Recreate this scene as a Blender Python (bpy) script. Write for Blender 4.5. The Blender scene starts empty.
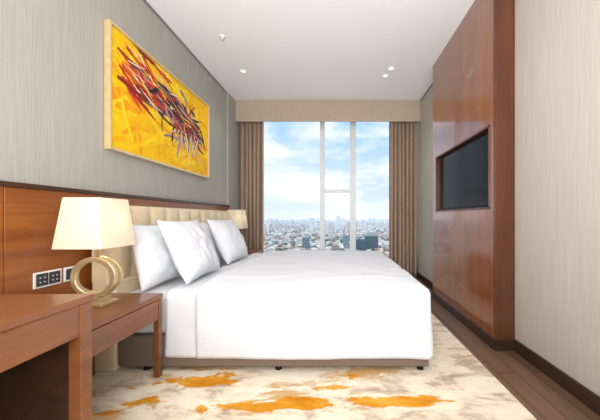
import bpy, bmesh, math, random
from mathutils import Vector, noise as mn
random.seed(4)
S=bpy.context.scene
try:
    S.view_settings.view_transform='Standard'; S.view_settings.look='None'
except Exception as e: print(e)

def lin(c):
    r=[]
    for v in c[:3]:
        v=v/255.0
        r.append(v/12.92 if v<=0.04045 else ((v+0.055)/1.055)**2.4)
    return (r[0],r[1],r[2],1.0)

# ---------------- materials ----------------
def base_mat(name):
    m=bpy.data.materials.new(name); m.use_nodes=True
    nt=m.node_tree; b=nt.nodes['Principled BSDF']
    return m,nt,b
def coords(nt,scale,kind='Object'):
    tc=nt.nodes.new('ShaderNodeTexCoord'); mp=nt.nodes.new('ShaderNodeMapping')
    nt.links.new(tc.outputs[kind],mp.inputs[0]); mp.inputs['Scale'].default_value=scale
    return mp.outputs[0]
def noise(nt,vec,scale=1,detail=4,rough=.5,dist=0):
    n=nt.nodes.new('ShaderNodeTexNoise'); nt.links.new(vec,n.inputs['Vector'])
    n.inputs['Scale'].default_value=scale; n.inputs['Detail'].default_value=detail
    n.inputs['Roughness'].default_value=rough; n.inputs['Distortion'].default_value=dist
    return n.outputs['Fac']
def ramp(nt,fac,stops):
    r=nt.nodes.new('ShaderNodeValToRGB'); nt.links.new(fac,r.inputs[0])
    e=r.color_ramp.elements
    while len(e)<len(stops): e.new(0.5)
    for i,(p,c) in enumerate(stops):
        e[i].position=p; e[i].color=c
    return r.outputs[0]
def mixc(nt,fac,a,b,mode='MIX'):
    x=nt.nodes.new('ShaderNodeMix'); x.data_type='RGBA'; x.blend_type=mode
    if isinstance(fac,(int,float)): x.inputs[0].default_value=fac
    else: nt.links.new(fac,x.inputs[0])
    for s,i in ((a,6),(b,7)):
        if isinstance(s,tuple): x.inputs[i].default_value=s
        else: nt.links.new(s,x.inputs[i])
    return x.outputs[2]
def bump(nt,b,h,strength,dist=.01):
    n=nt.nodes.new('ShaderNodeBump'); nt.links.new(h,n.inputs['Height'])
    n.inputs['Strength'].default_value=strength; n.inputs['Distance'].default_value=dist
    nt.links.new(n.outputs[0],b.inputs['Normal'])
def simple(name,c,rough=.5,metal=0,var=.06,scale=(20,20,20),coat=0,bs=0,spec=.5,emit=0):
    m,nt,b=base_mat(name)
    f=noise(nt,coords(nt,scale),1,3)
    c1=lin([max(0,v*(1-var)) for v in c]); c2=lin([min(255,v*(1+var)) for v in c])
    nt.links.new(ramp(nt,f,[(.3,c1),(.7,c2)]),b.inputs['Base Color'])
    b.inputs['Roughness'].default_value=rough; b.inputs['Metallic'].default_value=metal
    b.inputs['Coat Weight'].default_value=coat; b.inputs['Coat Roughness'].default_value=.12
    b.inputs['Specular IOR Level'].default_value=spec
    if emit: b.inputs['Emission Color'].default_value=lin(c); b.inputs['Emission Strength'].default_value=emit
    if bs: bump(nt,b,f,bs)
    return m
def wood(name,dark,light,scale,rough=.32,coat=.25,dist=.6,cr=.12):
    m,nt,b=base_mat(name)
    v=coords(nt,scale)
    f=noise(nt,v,1,5,.55,dist); g=noise(nt,v,6,3,.6)
    c=ramp(nt,f,[(.3,lin(dark)),(.7,lin(light))])
    c2=ramp(nt,g,[(.35,(.84,.82,.80,1)),(.65,(1,1,1,1))])
    nt.links.new(mixc(nt,.6,c,c2,'MULTIPLY'),b.inputs['Base Color'])
    b.inputs['Roughness'].default_value=rough
    b.inputs['Coat Weight'].default_value=coat; b.inputs['Coat Roughness'].default_value=cr
    return m
def wallpaper(name,a,bc):
    m,nt,b=base_mat(name)
    f=noise(nt,coords(nt,(130,130,2.2)),1,5,.65)
    g=noise(nt,coords(nt,(25,25,.8)),1,3,.5)
    h=noise(nt,coords(nt,(14,14,220)),1,2,.5)
    c=ramp(nt,f,[(.3,lin(a)),(.7,lin(bc))])
    c=mixc(nt,.5,c,ramp(nt,g,[(.3,(.93,.93,.93,1)),(.7,(1,1,1,1))]),'MULTIPLY')
    c=mixc(nt,.35,c,ramp(nt,h,[(.3,(.9,.9,.9,1)),(.7,(1,1,1,1))]),'MULTIPLY')
    nt.links.new(c,b.inputs['Base Color']); b.inputs['Roughness'].default_value=.85
    b.inputs['Specular IOR Level'].default_value=.2
    bump(nt,b,f,.1,.003)
    return m

M={}
M['wall']=wallpaper('wallpaper_grey_linen',(160,157,150),(180,176,169))
M['wallr']=wallpaper('wallpaper_right_linen',(177,171,163),(196,190,182))
M['ceil']=simple('ceiling_paint',(246,247,249),.9,var=.002)
M['white_paint']=simple('white_paint',(225,225,223),.6,var=.01)
M['wains']=wood('wood_wainscot',(124,66,26),(160,94,40),(9,1.2,14))
M['panel']=wood('wood_feature_panel',(126,68,34),(150,88,46),(5,9,.7),.18,1.0,.2,.06)
M['desk']=wood('wood_desk',(110,64,34),(138,84,48),(10,1.6,16),.35)
M['darkw']=wood('wood_dark',(46,30,20),(68,44,28),(8,2,14),.4)
M['darkred']=wood('wood_dark_edge',(76,40,22),(98,54,30),(10,10,1.2),.35)
M['cap']=wood('wood_cap',(56,34,20),(80,48,28),(10,2,14),.35)
M['taupe']=simple('bed_base_fabric',(120,104,92),.9,var=.06,scale=(200,200,200),bs=.1)
M['cream']=simple('headboard_leather',(222,202,170),.5,var=.02)
M['linen']=simple('white_linen',(222,225,230),.85,var=.008,scale=(6,6,6),spec=.2)
M['gold']=simple('champagne_metal',(218,196,154),.28,.7,var=.02)
M['curtain']=simple('curtain_fabric',(162,140,122),.9,var=.05,scale=(90,90,3),spec=.1)
M['pelmet']=simple('pelmet_fabric',(182,166,148),.85,var=.03,scale=(150,150,20),spec=.1)
M['alu']=simple('window_aluminium',(226,230,234),.4,.0,var=.02)
M['black']=simple('black_plastic',(12,12,14),.45,var=.05,spec=.3)
M['screen']=simple('tv_screen_glass',(6,6,8),.15,var=.02,spec=.12)
M['wplastic']=simple('white_plastic',(236,236,234),.4,var=.01)
M['dgrey']=simple('dark_grey_plastic',(58,58,60),.4,var=.03)
M['frame']=simple('pale_gold_frame',(222,198,150),.35,.4,var=.03)
M['lens']=simple('downlight_lens',(250,246,236),.4,0,var=.01,emit=.7)

# duvet (matelasse)
m,nt,b=base_mat('white_matelasse'); M['duvet']=m
b.inputs['Roughness'].default_value=.85
b.inputs['Specular IOR Level'].default_value=.2
w=nt.nodes.new('ShaderNodeTexWave'); w.bands_direction='DIAGONAL'; w.wave_type='BANDS'
nt.links.new(coords(nt,(11,14,52)),w.inputs['Vector']); w.inputs['Scale'].default_value=.65
w.inputs['Distortion'].default_value=6; w.inputs['Detail'].default_value=1.5; w.inputs['Detail Scale'].default_value=1.0
b.inputs['Base Color'].default_value=lin((221,224,230))
bump(nt,b,w.outputs['Fac'],.2,.003)
# shade
m,nt,b=base_mat('lamp_shade_fabric'); M['shade']=m
f=noise(nt,coords(nt,(250,250,250)),1,2)
nt.links.new(ramp(nt,f,[(.3,lin((232,222,200))),(.7,lin((242,234,214)))]),b.inputs['Base Color'])
b.inputs['Roughness'].default_value=.9
tr=nt.nodes.new('ShaderNodeBsdfTranslucent'); tr.inputs[0].default_value=lin((250,240,220))
mx=nt.nodes.new('ShaderNodeMixShader'); mx.inputs[0].default_value=.3
nt.links.new(b.outputs[0],mx.inputs[1]); nt.links.new(tr.outputs[0],mx.inputs[2])
nt.links.new(mx.outputs[0],nt.nodes['Material Output'].inputs[0])
# glass
m,nt,b=base_mat('window_glass'); M['glass']=m
t=nt.nodes.new('ShaderNodeBsdfTransparent'); g=nt.nodes.new('ShaderNodeBsdfGlossy'); g.inputs['Roughness'].default_value=.02
mx=nt.nodes.new('ShaderNodeMixShader'); mx.inputs[0].default_value=.004
nt.links.new(t.outputs[0],mx.inputs[1]); nt.links.new(g.outputs[0],mx.inputs[2])
nt.links.new(mx.outputs[0],nt.nodes['Material Output'].inputs[0])
def vcol(name,rough,attr='Col',bs=0,vs=0):
    m,nt,b=base_mat(name)
    a=nt.nodes.new('ShaderNodeAttribute'); a.attribute_name=attr
    out=a.outputs['Color']
    f=noise(nt,coords(nt,(40,40,40)),1,4,.6)
    if vs: out=mixc(nt,vs,out,ramp(nt,f,[(.3,(.7,.66,.6,1)),(.7,(1,1,1,1))]),'MULTIPLY')
    nt.links.new(out,b.inputs['Base Color']); b.inputs['Roughness'].default_value=rough
    b.inputs['Specular IOR Level'].default_value=.25
    if bs: bump(nt,b,f,bs,.01)
    return m
M['paint']=vcol('oil_paint',.6,bs=.3,vs=.15)
M['city']=vcol('city_facades',.9)
# wood floor planks
m,nt,b=base_mat('dark_walnut_floor'); M['floor']=m
br=nt.nodes.new('ShaderNodeTexBrick')
mp=nt.nodes.new('ShaderNodeMapping'); tc=nt.nodes.new('ShaderNodeTexCoord'); nt.links.new(tc.outputs['Object'],mp.inputs[0])
mp.inputs['Rotation'].default_value=(0,0,math.pi/2); nt.links.new(mp.outputs[0],br.inputs['Vector'])
br.inputs['Scale'].default_value=1; br.inputs['Brick Width'].default_value=.9; br.inputs['Row Height'].default_value=.12
br.inputs['Mortar Size'].default_value=.003
br.inputs['Color1'].default_value=lin((92,68,54)); br.inputs['Color2'].default_value=lin((126,96,76)); br.inputs['Mortar'].default_value=lin((45,30,22))
f=noise(nt,coords(nt,(30,2,1)),1,6,.6,.5)
nt.links.new(mixc(nt,.7,br.outputs[0],ramp(nt,f,[(.3,(.62,.58,.55,1)),(.7,(1.1,1.1,1.1,1))]),'MULTIPLY'),b.inputs['Base Color'])
b.inputs['Roughness'].default_value=.35
# carpet
m,nt,b=base_mat('patterned_carpet'); M['carpet']=m
n1=noise(nt,coords(nt,(1.9,3.8,1)),1.2,9,.66,.4); n2=noise(nt,coords(nt,(2.2,4.8,1)),1.6,9,.68,.4); n3=noise(nt,coords(nt,(1.5,4,1)),1.1,9,.66,.3)
at=nt.nodes.new('ShaderNodeAttribute'); at.attribute_name='bias'
def math_(op,a,bb):
    x=nt.nodes.new('ShaderNodeMath'); x.operation=op
    for s,i in((a,0),(bb,1)):
        if isinstance(s,(int,float)): x.inputs[i].default_value=s
        else: nt.links.new(s,x.inputs[i])
    return x.outputs[0]
base=ramp(nt,n2,[(.34,lin((172,154,138))),(.42,lin((204,186,164))),(.48,lin((232,216,192))),(.60,lin((240,230,212)))])
brown=ramp(nt,n3,[(.555,(0,0,0,1)),(.60,(1,1,1,1))])
c=mixc(nt,brown,base,lin((206,168,118)))
om=math_('ADD',n1,math_('MULTIPLY',at.outputs['Fac'],.22))
om=ramp(nt,om,[(.615,(0,0,0,1)),(.65,(1,1,1,1))])
oc=ramp(nt,n2,[(.36,lin((194,122,30))),(.5,lin((216,146,40))),(.64,lin((232,172,72)))])
c=mixc(nt,om,c,oc)
fine=noise(nt,coords(nt,(220,220,220)),1,2)
c=mixc(nt,.35,c,ramp(nt,fine,[(.3,(.8,.8,.8,1)),(.7,(1,1,1,1))]),'MULTIPLY')
nt.links.new(c,b.inputs['Base Color']); b.inputs['Roughness'].default_value=.95; b.inputs['Specular IOR Level'].default_value=.1
bump(nt,b,fine,.4,.005)

# ---------------- geometry helpers ----------------
def link(o,parent=None):
    S.collection.objects.link(o)
    if parent: o.parent=parent
    return o
def empty(name):
    e=bpy.data.objects.new(name,None); e.empty_display_size=.1; return link(e)
def mesh(name,verts,faces,mat,parent=None,smooth=False):
    me=bpy.data.meshes.new(name); me.from_pydata(verts,[],faces); me.update()
    me.materials.append(mat)
    if smooth: me.polygons.foreach_set('use_smooth',[True]*len(me.polygons))
    return link(bpy.data.objects.new(name,me),parent)
def boxes(name,lst,mat,parent=None,bev=.004,segs=2):
    bm=bmesh.new()
    for (x0,x1,y0,y1,z0,z1) in lst:
        r=bmesh.ops.create_cube(bm,size=1)
        for v in r['verts']:
            v.co=Vector(((x0+x1)/2+v.co.x*(x1-x0),(y0+y1)/2+v.co.y*(y1-y0),(z0+z1)/2+v.co.z*(z1-z0)))
    if bev: bmesh.ops.bevel(bm,geom=bm.edges[:],offset=bev,segments=segs,affect='EDGES',profile=.5)
    me=bpy.data.meshes.new(name); bm.to_mesh(me); bm.free(); me.materials.append(mat)
    if bev and segs>1:
        me.polygons.foreach_set('use_smooth',[True]*len(me.polygons))
    o=link(bpy.data.objects.new(name,me),parent)
    if bev:
        w=o.modifiers.new('wn','WEIGHTED_NORMAL')
    return o
def box(name,x0,x1,y0,y1,z0,z1,mat,parent=None,bev=.004,segs=2):
    return boxes(name,[(x0,x1,y0,y1,z0,z1)],mat,parent,bev,segs)
def lathe(name,prof,cx,cy,mat,parent=None,n=32):
    vs=[];fs=[]
    for (r,z) in prof:
        for i in range(n):
            a=2*math.pi*i/n; vs.append((cx+r*math.cos(a),cy+r*math.sin(a),z))
    for j in range(len(prof)-1):
        for i in range(n):
            k=(i+1)%n; fs.append((j*n+i,j*n+k,(j+1)*n+k,(j+1)*n+i))
    fs.append(tuple(range(n))[::-1]); fs.append(tuple((len(prof)-1)*n+i for i in range(n)))
    return mesh(name,vs,fs,mat,parent,True)

XL,XR,YB,YF,H=-1.73,1.40,4.80,-1.9,3.0
CT=.012 # carpet top
# ---------------- room ----------------
box('floor',XL-.1,XR+.1,YF-.1,YB+.1,-.12,0,M['floor'],bev=0)
box('ceiling',XL-.1,XR+.1,YF-.1,YB+.1,H,H+.1,M['ceil'],bev=0)
box('wall_left',XL-.1,XL,YF-.1,YB+.1,0,H,M['wall'],bev=0)
box('wall_right',XR,XR+.1,YF-.1,YB+.1,0,H,M['wallr'],bev=0)
box('wall_rear',XL,XR,YF-.1,YF,0,H,M['wall'],bev=0)
box('wall_window_sill',XL,XR,YB-.02,YB+.1,0,.30,M['white_paint'],bev=0)
box('wall_window_side',XL,-1.40,YB-.02,YB+.1,.30,H,M['white_paint'],bev=0)
box('wall_column',XL,-1.70,4.17,YB-.02,0,H,M['wall'],bev=.003)
box('trim_ceiling_left',XL,XL+.012,YF,4.17,H-.02,H,simple('shadow_gap',(130,128,124),.8),bev=0)
box('trim_ceiling_right',XR-.012,XR,YF,4.45,H-.02,H,bpy.data.materials['shadow_gap'],bev=0)
box('baseboard_right',XR-.016,XR,YF,2.095,0,.095,M['darkw'],bev=.003)
box('baseboard_right_far',XR-.016,XR,3.45,YB-.02,0,.095,M['darkw'],bev=.003)
# carpet grid with bias
nx,ny=110,230
x0,x1,y0,y1=XL+.001,1.024,YF,4.74
blobs=[(-.87,1.68,.26,.06,1.15),(-.5,1.47,.24,.06,1.25),(-.22,1.48,.27,.05,1.1),(.36,1.50,.32,.05,1.15),(.62,1.42,.12,.05,.8),(-1.2,1.5,.22,.06,.7),(0.0,1.62,.2,.03,.5),(-.6,1.62,.2,.03,.7)]
vs=[];fs=[];bias=[]
for j in range(ny+1):
    for i in range(nx+1):
        x=x0+(x1-x0)*i/nx; y=y0+(y1-y0)*j/ny
        vs.append((x,y,CT)); s=0
        for (bx,by,sx,sy,a) in blobs: s=max(s,a*math.exp(-((x-bx)/sx)**2-((y-by)/sy)**2))
        bias.append(s)
for j in range(ny):
    for i in range(nx):
        a=j*(nx+1)+i; fs.append((a,a+1,a+nx+2,a+nx+1))
k=len(vs); 
for j in range(ny+1):
    vs.append((x1,y0+(y1-y0)*j/ny,0.0005)); bias.append(0)
for j in range(ny): 
    a=j*(nx+1)+nx; fs.append((a,k+j,k+j+1,a+nx+1))
o=mesh('carpet',vs,fs,M['carpet'])
at=o.data.attributes.new('bias','FLOAT','POINT'); at.data.foreach_set('value',bias)

# wainscot
w=empty('wood_wainscot_panel')
ys=[-1.9,-.6,.55,1.35,4.168]
boxes('veneer_boards',[(XL+.001,-1.685,ys[i]+.002,ys[i+1]-.002,.012,1.205) for i in range(4)],M['wains'],w,.002)
box('cap_rail',XL+.001,-1.672,YF+.001,4.168,1.205,1.232,M['cap'],w,.003)

# ---------------- window ----------------
wn=empty('window_1')
fr=[]
yA,yB_=4.80,4.86
fr+=[(-.306,-.222,yA,yB_,.30,H),(.236,.338,yA,yB_,.30,H)]
fr+=[(-.222,.236,yA+.01,yB_-.01,1.485,1.55)]
fr+=[(-1.40,-1.33,yA,yB_,.30,H),(1.33,1.399,yA,yB_,.30,H),(-1.33,1.33,yA+.005,yB_-.005,.30,.36),(-1.33,1.33,yA+.005,yB_-.005,2.93,H)]
boxes('frame',fr,M['alu'],wn,.004)
mesh('glass_pane',[(-1.36,4.83,.33),(1.36,4.83,.33),(1.36,4.83,2.97),(-1.36,4.83,2.97)],[(0,1,2,3)],M['glass'],wn)

# pelmet & curtains
box('curtain_pelmet',-1.698,XR-.002,4.45,4.47,2.645,H-.001,M['pelmet'],bev=.004)
def curtain(xa,xb,folds,z0,z1,seed):
    random.seed(seed)
    n=folds*14; rows=24; vs=[];fs=[]
    for j in range(rows+1):
        t=j/rows; z=z0+(z1-z0)*t
        for i in range(n+1):
            u=i/n; a=u*folds*2*math.pi
            amp=.042*(1-.35*t)
            y=4.62+amp*math.sin(a+.3*math.sin(3*t+u*9))+.012*math.sin(u*23+t*2)
            x=xa+(xb-xa)*u+.012*math.cos(a*1)*(1-.3*t)
            x=min(max(x,xa),xb)
            vs.append((x,y,z))
    for j in range(rows):
        for i in range(n):
            a=j*(n+1)+i; fs.append((a,a+1,a+n+2,a+n+1))
    o=mesh('curtain',vs,fs,M['curtain'],None,True)
    s=o.modifiers.new('s','SOLIDIFY'); s.thickness=.004
    return o
curtain(-1.69,-1.27,6,.02,2.93,1)
curtain(.90,1.375,7,.02,2.93,2)
box('curtain_rail',-1.695,1.395,4.60,4.64,2.935,2.999,M['white_paint'],bev=.003)

# ---------------- feature panel with TV niche ----------------
P=empty('wood_feature_wall')
ya,yb,xf=2.095,3.45,1.24
na,nb,z0,z1=2.16,3.34,1.115,1.80
g=.0015
boxes('veneer_front',[(xf,XR-.001,ya+.02,na,0.09,H-.001),(xf,XR-.001,nb,yb,0.09,H-.001),
  (xf,XR-.001,na+g,nb-g,0.09,z0),(xf,XR-.001,na+g,nb-g,z1,H-.001),(xf+.11,XR-.001,na,nb,z0,z1)],M['panel'],P,.0008,1)
box('side_panel',xf,XR-.001,ya,ya+.019,.0,H-.001,M['darkred'],P,.003)
boxes('plinth',[(xf-.008,XR-.001,ya-.008,yb,0.0,.09)],M['darkw'],P,.003)
boxes('niche_lining',[(xf-.006,xf+.11,na,na+.018,z0,z1),(xf-.006,xf+.11,nb-.018,nb,z0,z1),(xf-.006,xf+.11,na,nb,z0,z0+.018),(xf-.006,xf+.11,na,nb,z1-.018,z1)],M['darkred'],P,.002,1)
T=empty('television')
box('bezel',xf+.045,xf+.10,na+.025,nb-.025,z0+.022,z1-.025,M['black'],T,.006)
box('screen',xf+.042,xf+.046,na+.037,nb-.037,z0+.038,z1-.037,M['screen'],T,.001,1)
box('wall_bracket',xf+.10,xf+.111,2.6,2.9,1.35,1.55,M['black'],T,.001,1)

# ---------------- bed ----------------
B=empty('bed')
by0,by1=1.785,3.76
box('base',-1.47,.615,by0,by1-.02,.045,.25,M['taupe'],B,.012,3)
box('headboard_frame',-1.64,-1.475,by0-.01,by1+.01,CT,.62,M['cream'],B,.02,3)
def tuft():
    n_y,n_z=90,36; vs=[];fs=[]
    Y0,Y1,Z0,Z1=by0-.01,by1+.01,.60,1.135
    for j in range(n_z+1):
        for i in range(n_y+1):
            y=Y0+(Y1-Y0)*i/n_y; z=Z0+(Z1-Z0)*j/n_z
            a=(y-Y0)/(Y1-Y0)*10; c=(z-Z0)/(Z1-Z0)*2.0
            p=abs(math.sin(math.pi*a))**.4*abs(math.sin(math.pi*c))**.4 if 0<j<n_z else 0
            e=min(1,min(i,n_y-i)/3)
            x=-1.535+.035*p*e
            if j==n_z: x=-1.56
            vs.append((x,y,z))
    for j in range(n_z):
        for i in range(n_y):
            a=j*(n_y+1)+i; fs.append((a,a+1,a+n_y+2,a+n_y+1))
    mesh('headboard_cushion',vs,fs,M['cream'],B,True)
    box('headboard_back',-1.64,-1.53,by0-.01,by1+.01,.60,1.135,M['cream'],B,.012,3)
tuft()
box('mattress',-1.47,.60,by0+.02,by1-.03,.25,.525,M['linen'],B,.04,4)
def drape(name,X0,X1,Y0,Y1,top,bot,r,mat,foot=True,crown=.02,seed=0,rag=.006,thick=.012,wr=1.0):
    D=top-bot-r+r*math.pi/2
    def axis(a,b,lo,hi,step):
        out=[]
        if lo:
            n=int(D/ step); out+=[(a,D*(1-i/n)*-1) for i in range(n)]
        n=int((b-a)/step); out+=[(a+(b-a)*i/n,0) for i in range(n+1)]
        if hi:
            n=int(D/step); out+=[(b,D*(i+1)/n) for i in range(n)]
        return out
    ax=axis(X0,X1-r,False,foot,.02); ay=axis(Y0+r,Y1-r,True,True,.02)
    vs=[];fs=[]
    for (y,dy) in ay:
        for (x,dx) in ax:
            d=max(abs(dx),abs(dy)); h=math.hypot(dx,dy)
            ang=min(d/r,math.pi/2)
            o=r*math.sin(ang); dz=r*(1-math.cos(ang))+max(0,d-r*math.pi/2)
            ux,uy=(dx/h,dy/h) if h>0 else (0,0)
            if d>0: dz=min(dz,top-bot)
            k=min(1,dz/(top-bot))
            wv=mn.noise(Vector((x*2.2+dx*.7+seed,y*2.2+dy*.7,k*1.2)))*.022*k
            wv+=mn.noise(Vector((x*7+seed,y*7,k*1.5)))*.008*k
            px=x+ux*(o+wv+.006*k); py=y+uy*(o+wv+.006*k)
            ed=min(1,min(X1-x,y-Y0,Y1-y)/.35) if d==0 else 0
            ed=max(0,ed)
            cr=1-abs(mn.noise(Vector((x*1.6+y*1.1+seed,y*2.6-x*.5,1.7))))*2
            pz=top-dz+crown*ed**.6+ (mn.noise(Vector((x*5+seed,y*5,dz*3)))*.007+max(0,cr)**6*.007*wr)*(1-k)
            if k>=.98: pz+=mn.noise(Vector((x*4,y*4,3)))*rag
            vs.append((px,py,pz))
    n=len(ax)
    for j in range(len(ay)-1):
        for i in range(n-1):
            a=j*n+i; fs.append((a,a+1,a+n+1,a+n))
    o=mesh(name,vs,fs,mat,B,True)
    s=o.modifiers.new('s','SOLIDIFY'); s.thickness=thick; s.offset=-1
    return o
drape('duvet',-.936,.635,by0-.02,by1+.02,.575,.112,.05,M['duvet'],True,.022,0,rag=.003,thick=.016)
drape('sheet',-1.15,-.85,by0,by1,.552,.115,.045,M['linen'],False,.004,7,rag=.003,thick=.01,wr=0)
for i,(fx,fy) in enumerate([(-1.3,1.83),(-.4,1.83),(.57,1.83),(-1.3,3.6),(-.4,3.6),(.57,3.6)]):
    lathe('foot_%d'%(i+1),[(.012,.046),(.012,.035),(.022,.03),(.024,CT)],fx,fy,M['black'],B,16)

def pillow(cx,cy,cz,wy,hz,th,lean,yaw=0,seed=0):
    n=40; vs=[];fs=[]
    def P(u,v,s):
        e=1-.07*(1-abs(v)**2)*abs(u)**3; f=1-.07*(1-abs(u)**2)*abs(v)**3
        a=u*wy/2*e; bb=v*hz/2*f
        t=th/2*((1-abs(u)**2.6)**.62)*((1-abs(v)**2.6)**.62)
        t*=1+.16*mn.noise(Vector((u*1.5+seed,v*1.5,s)))
        t+=.012*mn.noise(Vector((u*4+seed,v*3,s*2)))*(1-abs(u)**4)*(1-abs(v)**4)
        t*=1.0+.15*(-v)
        q=Vector((s*t,a,bb))
        c,sn=math.cos(lean),math.sin(lean)
        q=Vector((q.x*c-q.z*sn,q.y,q.x*sn+q.z*c))
        c,sn=math.cos(yaw),math.sin(yaw)
        q=Vector((q.x*c-q.y*sn,q.x*sn+q.y*c,q.z))
        return (cx+q.x,cy+q.y,cz+q.z)
    for s in(1,-1):
        for j in range(n+1):
            for i in range(n+1): vs.append(P(-1+2*i/n,-1+2*j/n,s))
    N=(n+1)**2
    for j in range(n):
        for i in range(n):
            a=j*(n+1)+i
            fs.append((a,a+1,a+n+2,a+n+1)); fs.append((N+a,N+a+n+1,N+a+n+2,N+a+1))
    o=mesh('pillow',vs,fs,M['linen'],None,True)
    bm=bmesh.new(); bm.from_mesh(o.data); bmesh.ops.remove_doubles(bm,verts=bm.verts,dist=.0004)
    bmesh.ops.recalc_face_normals(bm,faces=bm.faces); bm.to_mesh(o.data); bm.free()
    return o
pillow(-1.36,2.10,.772,.62,.47,.17,.20,0,1)
pillow(-1.36,2.98,.772,.66,.47,.17,.20,0,2)
pillow(-1.175,2.17,.800,.58,.51,.18,.44,.02,3)
pillow(-1.20,2.98,.800,.60,.51,.18,.44,-.02,4)

# ---------------- nightstands ----------------
def nightstand(ya,yb):
    N=empty('nightstand'); xa,xb=-1.684,-1.145
    L=.034
    boxes('legs',[(a,a+L,c,c+L,CT,.52) for a in(xa+.06,xb-L-.004) for c in (ya+.004,yb-L-.004)],M['desk'],N,.003)
    box('top',xa,xb,ya,yb,.52,.55,M['desk'],N,.003)
    boxes('apron',[(xa+.01,xb-.012,ya+.01,yb-.01,.385,.52)],M['desk'],N,.003)
    box('drawer_front',xb-.014,xb-.002,ya+.045,yb-.045,.392,.515,M['desk'],N,.002)
    return N
nightstand(1.19,1.757)
nightstand(3.80,4.16)

# ---------------- desk ----------------
D=empty('desk'); xa,xb,ya,yb=-1.684,-.88,-.55,.966
dt=.772
box('top',xa,xb,ya,yb,dt-.025,dt,M['desk'],D,.003)
boxes('apron',[(xb-.035,xb-.008,ya+.05,yb-.045,dt-.135,dt-.026),(xa+.01,xb-.03,yb-.03,yb-.008,dt-.135,dt-.026),(xa+.01,xb-.03,ya+.008,ya+.03,dt-.135,dt-.026)],M['desk'],D,.003)
boxes('legs',[(xb-.047,xb-.003,yb-.047,yb-.003,CT,dt-.025),(xb-.047,xb-.003,ya+.003,ya+.047,CT,dt-.025),(xa+.01,xa+.055,yb-.047,yb-.003,CT,dt-.025),(xa+.01,xa+.055,ya+.003,ya+.047,CT,dt-.025)],M['desk'],D,.003)
boxes('side_panel',[(xa+.055,xb-.047,yb-.03,yb-.012,.16,dt-.134),(xa+.002,xa+.02,ya+.06,yb-.06,.16,dt-.03)],M['darkw'],D,.002)

# ---------------- lamps ----------------
def lamp(cx,cy,s=1.0):
    Lm=empty('table_lamp'); z=.55
    boxes('base',[(cx-.075*s,cx+.075*s,cy-.06*s,cy+.06*s,z,z+.018),(cx-.05*s,cx+.05*s,cy-.04*s,cy+.04*s,z+.018,z+.045)],M['gold'],Lm,.003)
    def ring(nm,R,r,th,oz,rot,off):
        vs=[];fs=[];n=64
        sec=[(R,th/2-.004),(R-.004,th/2),(r+.004,th/2),(r,th/2-.004),(r,-th/2+.004),(r+.004,-th/2),(R-.004,-th/2),(R,-th/2+.004)]
        for i in range(n):
            a=2*math.pi*i/n
            for (q,t) in sec:
                lx,ly,lz=q*math.cos(a),t+off,q*math.sin(a)
                c,sn=math.cos(rot),math.sin(rot)
                vs.append((cx+lx*c-ly*sn,cy+lx*sn+ly*c,oz+lz))
        k=len(sec)
        for i in range(n):
            for j in range(k):
                fs.append((i*k+j,i*k+(j+1)%k,((i+1)%n)*k+(j+1)%k,((i+1)%n)*k+j))
        o=mesh(nm,vs,fs,M['gold'],Lm,True)
        o.modifiers.new('e','EDGE_SPLIT').split_angle=math.radians(40)
    ring('ring',.116*s,.088*s,.03,z+.045+.114*s,.12,-.022)
    ring('ring_rear',.116*s,.088*s,.03,z+.045+.114*s,.55,.022)
    top=z+.045+.228*s
    lathe('stem',[(.008,top-.01),(.008,top+.09),(.016,top+.095),(.016,top+.11)],cx,cy,M['gold'],Lm,16)
    zb,zt,wb,wt=.88,1.155,.262*s,.205*s
    vs=[];fs=[]
    def rr(w,z):
        out=[];r=.012;h=w/2
        for (sx,sy,a0) in((1,1,0),(-1,1,90),(-1,-1,180),(1,-1,270)):
            for q in range(5):
                a=math.radians(a0+q*22.5); out.append((cx+sx*(h-r)+r*math.cos(a),cy+sy*(h-r)+r*math.sin(a),z))
        return out
    rings=[rr(wb-.008,zb),rr(wb,zb),rr(wt,zt),rr(wt-.008,zt),rr(wb-.008,zb)]
    for r_ in rings: vs+=r_
    k=20
    for j in range(4):
        for i in range(k): fs.append((j*k+i,j*k+(i+1)%k,(j+1)*k+(i+1)%k,(j+1)*k+i))
    o=mesh('shade',vs,fs,M['shade'],Lm,True); o.modifiers.new('e','EDGE_SPLIT').split_angle=math.radians(40)
    boxes('shade_ring',[(cx-wt/2+.003,cx+wt/2-.003,cy-.003,cy+.003,zt-.02,zt-.014),(cx-.003,cx+.003,cy-wt/2+.003,cy+wt/2-.003,zt-.02,zt-.014)],M['gold'],Lm,0)
    lathe('bulb',[(.012,top+.1),(.028,top+.13),(.03,top+.15),(.018,top+.18),(.004,top+.187)],cx,cy,M['wplastic'],Lm,16)
    l=bpy.data.lights.new('lamp_light','POINT'); l.energy=.8; l.color=(1,.92,.78); l.shadow_soft_size=.03
    lo=bpy.data.objects.new('lamp_light',l); lo.location=(cx+.05,cy,1.03); link(lo,Lm)
lamp(-1.375,1.53); lamp(-1.50,3.99)

# ---------------- outlets ----------------
So=empty('wall_socket')
xw=-1.685
box('plate',xw,xw+.009,1.475,1.625,.648,.738,M['wplastic'],So,.003)
boxes('inserts',[(xw+.008,xw+.011,1.485,1.548,.658,.728),(xw+.008,xw+.011,1.552,1.615,.658,.728)],M['dgrey'],So,.001,1)
boxes('pins',[(xw+.0105,xw+.0115,y-.004,y+.004,z-.003,z+.003) for y in(1.505,1.528,1.572,1.595) for z in(.68,.705)],M['wplastic'],So,0)
Sw=empty('light_switch')
box('plate',xw,xw+.009,1.64,1.73,.648,.738,M['wplastic'],Sw,.003)
boxes('rockers',[(xw+.008,xw+.012,1.65,1.683,.66,.726),(xw+.008,xw+.012,1.687,1.72,.66,.726)],M['dgrey'],Sw,.001,1)

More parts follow.
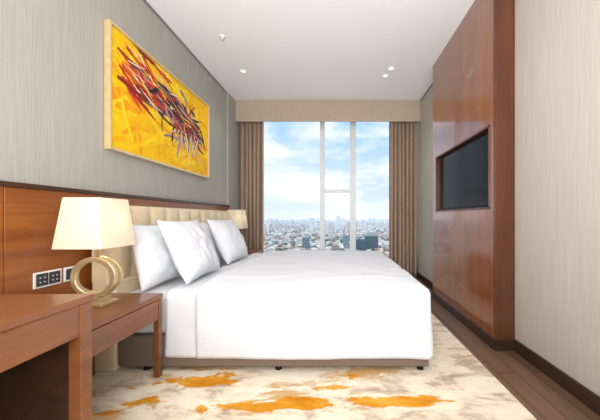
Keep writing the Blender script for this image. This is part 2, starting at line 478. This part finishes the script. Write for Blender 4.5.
# ---------------- painting ----------------
A=empty('abstract_painting')
px,pa,pb,pz0,pz1=-1.725,1.973,3.52,1.555,2.516
boxes('frame',[(px,px+.045,pa,pb,pz0,pz0+.02),(px,px+.045,pa,pb,pz1-.02,pz1),(px,px+.045,pa,pa+.02,pz0+.02,pz1-.02),(px,px+.045,pb-.02,pb,pz0+.02,pz1-.02)],M['frame'],A,.002,1)
random.seed(29)
vs=[];fs=[];cols=[]
X_=px+.026
Wd,Hd=pb-pa-.05,pz1-pz0-.05
layer=[0]
def clampuv(u,v): return (min(max(u,0),1),min(max(v,0),1))
def poly(pts,c):
    if any(not(-.0<=p[0]<=1.0 and 0<=p[1]<=1) for p in pts): pts=[clampuv(*p) for p in pts]
    b0=len(vs)
    for (u,v) in pts: vs.append((X_+layer[0]*.00001,pa+.025+u*Wd,pz0+.025+v*Hd))
    fs.append(tuple(range(b0,b0+len(pts)))); cols.append(lin(c))
def stroke(u,v,ang,L,wd,c,bend=0,ragv=.06):
    n=10; layer[0]+=.8
    a=math.radians(ang); P0=[];P1=[]
    x,y=u*1.55,v*.95
    for i in range(n+1):
        t=i/n; ww=wd*(math.sin(math.pi*min(1,.12+t*.86))**.5)*random.uniform(.6,1.2)/2
        dx,dy=math.cos(a),math.sin(a)
        P0.append(((x-dy*ww)/1.55,(y+dx*ww)/.95)); P1.append(((x+dy*ww)/1.55,(y-dx*ww)/.95))
        x+=dx*L/n; y+=dy*L/n; a+=bend/n+random.uniform(-ragv,ragv)
    for i in range(n):
        cc=[min(255,max(0,q+random.uniform(-10,10))) for q in c]
        poly([P0[i],P0[i+1],P1[i+1],P1[i]],cc)
poly([(0,0),(1,0),(1,1),(0,1)],(242,192,14))
Yl=[(246,202,16),(242,188,8),(250,212,40),(240,176,12),(244,194,8),(234,160,14),(250,208,24)]
for i in range(150):
    u,v=random.random(),random.random()
    stroke(u,v,random.choice([20,160,200,100])+random.uniform(-25,25),random.uniform(.15,.45),random.uniform(.03,.1),random.choice(Yl),random.uniform(-.5,.5))
Rd=[(176,50,30),(150,36,30),(204,82,36),(122,40,42),(218,112,40),(180,74,50),(196,60,30)]
Gr=[(128,96,104),(150,124,128),(96,70,82),(74,52,66),(176,150,146),(104,60,66),(60,44,60),(206,184,170)]
Bk=[(40,26,38),(30,24,34),(56,34,48),(70,74,104)]
# overlapping broad sweeps, roughly parallel (not from one point), falling left-to-right
for i in range(90):
    u0=random.uniform(.04,.62); v0=.86-.42*u0+random.gauss(0,.13)*(1.1-u0*.6)
    ang=random.gauss(-24 if v0>.62 else -6 if v0>.5 else 12,9)
    stroke(u0,v0,ang,random.uniform(.18,.55),random.uniform(.02,.06),random.choice(Rd+Rd+Gr[:3]+[(238,176,40),(236,220,196)]),random.uniform(-.25,.25),.12)
for i in range(85):
    u0=random.gauss(.64,.10); v0=random.gauss(.60,.10)
    ang=random.choice([random.gauss(-35,16),random.gauss(-70,16),random.gauss(165,14),random.gauss(-110,16)])
    stroke(u0,v0,ang,random.uniform(.12,.38),random.uniform(.018,.05),random.choice(Gr+Bk+Rd[:3]),random.uniform(-.6,.6),.14)
for i in range(60):
    u0=random.gauss(.60,.12); v0=random.gauss(.60,.08)
    stroke(u0,v0,random.gauss(-22,22),random.uniform(.10,.34),random.uniform(.010,.035),random.choice(Bk+Rd[:4]),random.uniform(-.5,.5),.14)
for i in range(34):
    u0=random.uniform(.08,.75); v0=.84-.40*u0+random.gauss(0,.10)
    stroke(u0,v0,random.gauss(-18,14),random.uniform(.15,.5),random.uniform(.004,.012),random.choice([(250,232,190),(248,206,60),(236,220,200),(36,24,34)]),random.uniform(-.4,.4),.1)
for i in range(16):
    stroke(random.gauss(.72,.08),random.gauss(.45,.08),random.gauss(-75,22),random.uniform(.15,.36),random.uniform(.005,.014),random.choice([(250,232,190),(248,206,60),(214,196,190)]),random.uniform(-.5,.5),.1)
o=mesh('canvas_paint',vs,fs,M['paint'],A)
ca=o.data.color_attributes.new('Col','FLOAT_COLOR','CORNER')
d=[]
for p,c in zip(o.data.polygons,cols):
    for _ in range(p.loop_total): d+=list(c)
ca.data.foreach_set('color',d)
box('canvas',px,px+.0245,pa+.018,pb-.018,pz0+.018,pz1-.018,simple('canvas_cloth',(230,190,60),.8),A,0)

# ---------------- ceiling fixtures ----------------
def downlight(x,y,e):
    Dn=empty('downlight')
    lathe('trim_ring',[(.052,H-.0005),(.052,H-.008),(.042,H-.012),(.034,H-.006)],x,y,M['wplastic'],Dn,28)
    lathe('lens',[(.033,H-.0055),(.033,H-.0085)],x,y,M['lens'],Dn,24)
    l=bpy.data.lights.new('spot','SPOT'); l.energy=e; l.spot_size=math.radians(120); l.spot_blend=1; l.shadow_soft_size=.04; l.color=(1,.95,.88)
    l.specular_factor=0.2
    lo=bpy.data.objects.new('spot_light',l); lo.location=(x,y,H-.03); link(lo,Dn)
downlight(.712,3.50,14); downlight(.67,3.68,14); downlight(-1.255,3.566,12)
downlight(.6,1.6,8); downlight(-.4,.6,8)
Sd=empty('fire_sprinkler')
lathe('escutcheon',[(.035,H-.0005),(.033,H-.008),(.012,H-.012),(.010,H-.03),(.018,H-.032),(.018,H-.036)],-1.24,2.877,M['wplastic'],Sd,24)

# ---------------- city ----------------
random.seed(21)
vs=[];fs=[];cols=[]
GZ=-120
def haze(c,y):  # distance haze painted into the building colours
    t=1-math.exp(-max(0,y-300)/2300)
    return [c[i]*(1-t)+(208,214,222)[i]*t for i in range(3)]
def bld(x,y,w,dp,h,c):
    b0=len(vs); x0,x1,y0,y1=x-w/2,x+w/2,y-dp/2,y+dp/2
    vs.extend([(x0,y0,GZ),(x1,y0,GZ),(x1,y1,GZ),(x0,y1,GZ),(x0,y0,GZ+h),(x1,y0,GZ+h),(x1,y1,GZ+h),(x0,y1,GZ+h)])
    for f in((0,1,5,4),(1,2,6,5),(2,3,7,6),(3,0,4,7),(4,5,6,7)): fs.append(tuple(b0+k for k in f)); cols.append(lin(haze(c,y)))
    if y<1500 and h>14:
        nb=int(h/5)
        for q in range(nb):
            zz=GZ+2+q*5; b1=len(vs)
            vs.extend([(x0+1,y0-.2,zz),(x1-1,y0-.2,zz),(x1-1,y0-.2,zz+2.2),(x0+1,y0-.2,zz+2.2)])
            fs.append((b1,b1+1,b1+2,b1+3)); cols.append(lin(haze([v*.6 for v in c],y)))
pal=[(226,218,206),(206,192,174),(180,172,160),(240,234,224),(156,132,112),(180,124,94),(116,126,136),(84,98,106),(216,206,192),(74,92,66),(230,226,220)]
for i in range(12000):
    y=640+ (random.random()**1.6)*6500
    x=random.uniform(-.42,.36)*y
    w=random.uniform(6,15)*(1+y/3500); h=random.choice([8,10,12,15,18,22])*(1+y/8000)
    bld(x,y,w,random.uniform(8,18)*(1+y/3000),h,random.choice(pal))
for i in range(60):
    y=random.uniform(1400,6000); x=random.uniform(-.4,.35)*y
    bld(x,y,random.uniform(12,22)*(1+y/4000),30,random.uniform(35,70)*(1+y/12000),random.choice(pal[:9]))
for (x,y,w,h,c) in [(72,800,30,54,(52,76,94)),(110,860,40,60,(60,84,96)),(30,900,20,60,(110,140,156)),(-30,1300,24,96,(206,210,212)),(-105,900,22,52,(84,116,132)),(-130,950,28,48,(214,208,200)),(10,2200,32,132,(190,198,206)),(-190,2000,32,116,(200,204,208)),(128,1050,26,62,(160,174,182)),(-86,1500,26,88,(190,192,192))]:
    bld(x,y,w,w,h,c)
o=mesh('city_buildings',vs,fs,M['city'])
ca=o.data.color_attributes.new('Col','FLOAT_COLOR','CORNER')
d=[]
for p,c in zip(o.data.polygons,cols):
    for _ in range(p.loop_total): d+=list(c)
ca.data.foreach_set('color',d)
m,nt,b=base_mat('city_ground_mat')
f=noise(nt,coords(nt,(.012,.012,.012)),1,5)
gc=ramp(nt,f,[(.35,lin((104,122,96))),(.5,lin((166,166,158))),(.65,lin((196,196,192)))])
tc=nt.nodes.new('ShaderNodeTexCoord'); sp=nt.nodes.new('ShaderNodeSeparateXYZ'); nt.links.new(tc.outputs['Object'],sp.inputs[0])
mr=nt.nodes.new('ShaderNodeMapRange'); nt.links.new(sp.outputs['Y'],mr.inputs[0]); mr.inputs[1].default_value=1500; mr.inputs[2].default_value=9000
nt.links.new(mixc(nt,mr.outputs[0],gc,lin((214,222,232))),b.inputs['Base Color']); b.inputs['Roughness'].default_value=1  # far ground paled in its base colour to imitate haze
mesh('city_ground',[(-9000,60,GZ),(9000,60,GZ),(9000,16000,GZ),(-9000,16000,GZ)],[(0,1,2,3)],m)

# ---------------- world sky with clouds ----------------
W=bpy.data.worlds.new('sky'); S.world=W; W.use_nodes=True; nt=W.node_tree
bg=nt.nodes['Background']
tc=nt.nodes.new('ShaderNodeTexCoord')
sep=nt.nodes.new('ShaderNodeSeparateXYZ'); nt.links.new(tc.outputs['Generated'],sep.inputs[0])
grad=ramp(nt,sep.outputs['Z'],[(0.0,lin((222,232,242))),(.10,lin((200,223,244))),(.42,lin((146,194,240)))])
mp=nt.nodes.new('ShaderNodeMapping'); mp.inputs['Scale'].default_value=(2.4,2.4,7.5); nt.links.new(tc.outputs['Generated'],mp.inputs[0])
mp.inputs['Location'].default_value=(.3,0,.35)
f=noise(nt,mp.outputs[0],1.3,8,.55,.3)
cl=ramp(nt,f,[(.42,(0,0,0,1)),(.64,(1,1,1,1))])
nt.links.new(mixc(nt,cl,grad,lin((250,251,254))),bg.inputs[0]); bg.inputs[1].default_value=1.2

l=bpy.data.lights.new('sun','SUN'); l.energy=2.4; l.angle=.03; l.color=(1,.97,.92)
lo=bpy.data.objects.new('sun',l); lo.rotation_euler=(math.radians(48),0,math.radians(-25)); link(lo)

def area(name,loc,rot,sx,sy,e,c=(1,1,1)):
    l=bpy.data.lights.new(name,'AREA'); l.shape='RECTANGLE'; l.size=sx; l.size_y=sy; l.energy=e; l.color=c
    o=bpy.data.objects.new(name,l); o.location=loc; o.rotation_euler=[math.radians(a) for a in rot]; link(o)
area('added_soft_fill',(-.1,-1.3,2.1),(97,0,0),2.2,1.3,56,(1,.985,.97))  # added soft fill behind the camera, not a room fixture
area('added_ceiling_bounce',(.0,-.5,1.2),(136,0,0),1.8,1.2,96,(1,.998,.995))  # added unseen light behind the camera, aimed up to brighten the ceiling

# ---------------- camera ----------------
cd=bpy.data.cameras.new('camera'); co=bpy.data.objects.new('camera',cd); link(co)
co.location=(0,0,1.05); co.rotation_euler=(math.pi/2,0,0)
cd.lens=16; cd.sensor_width=36; cd.sensor_fit='HORIZONTAL'
cd.shift_x=-37/600; cd.shift_y=7/600; cd.clip_start=.02; cd.clip_end=30000
S.camera=co
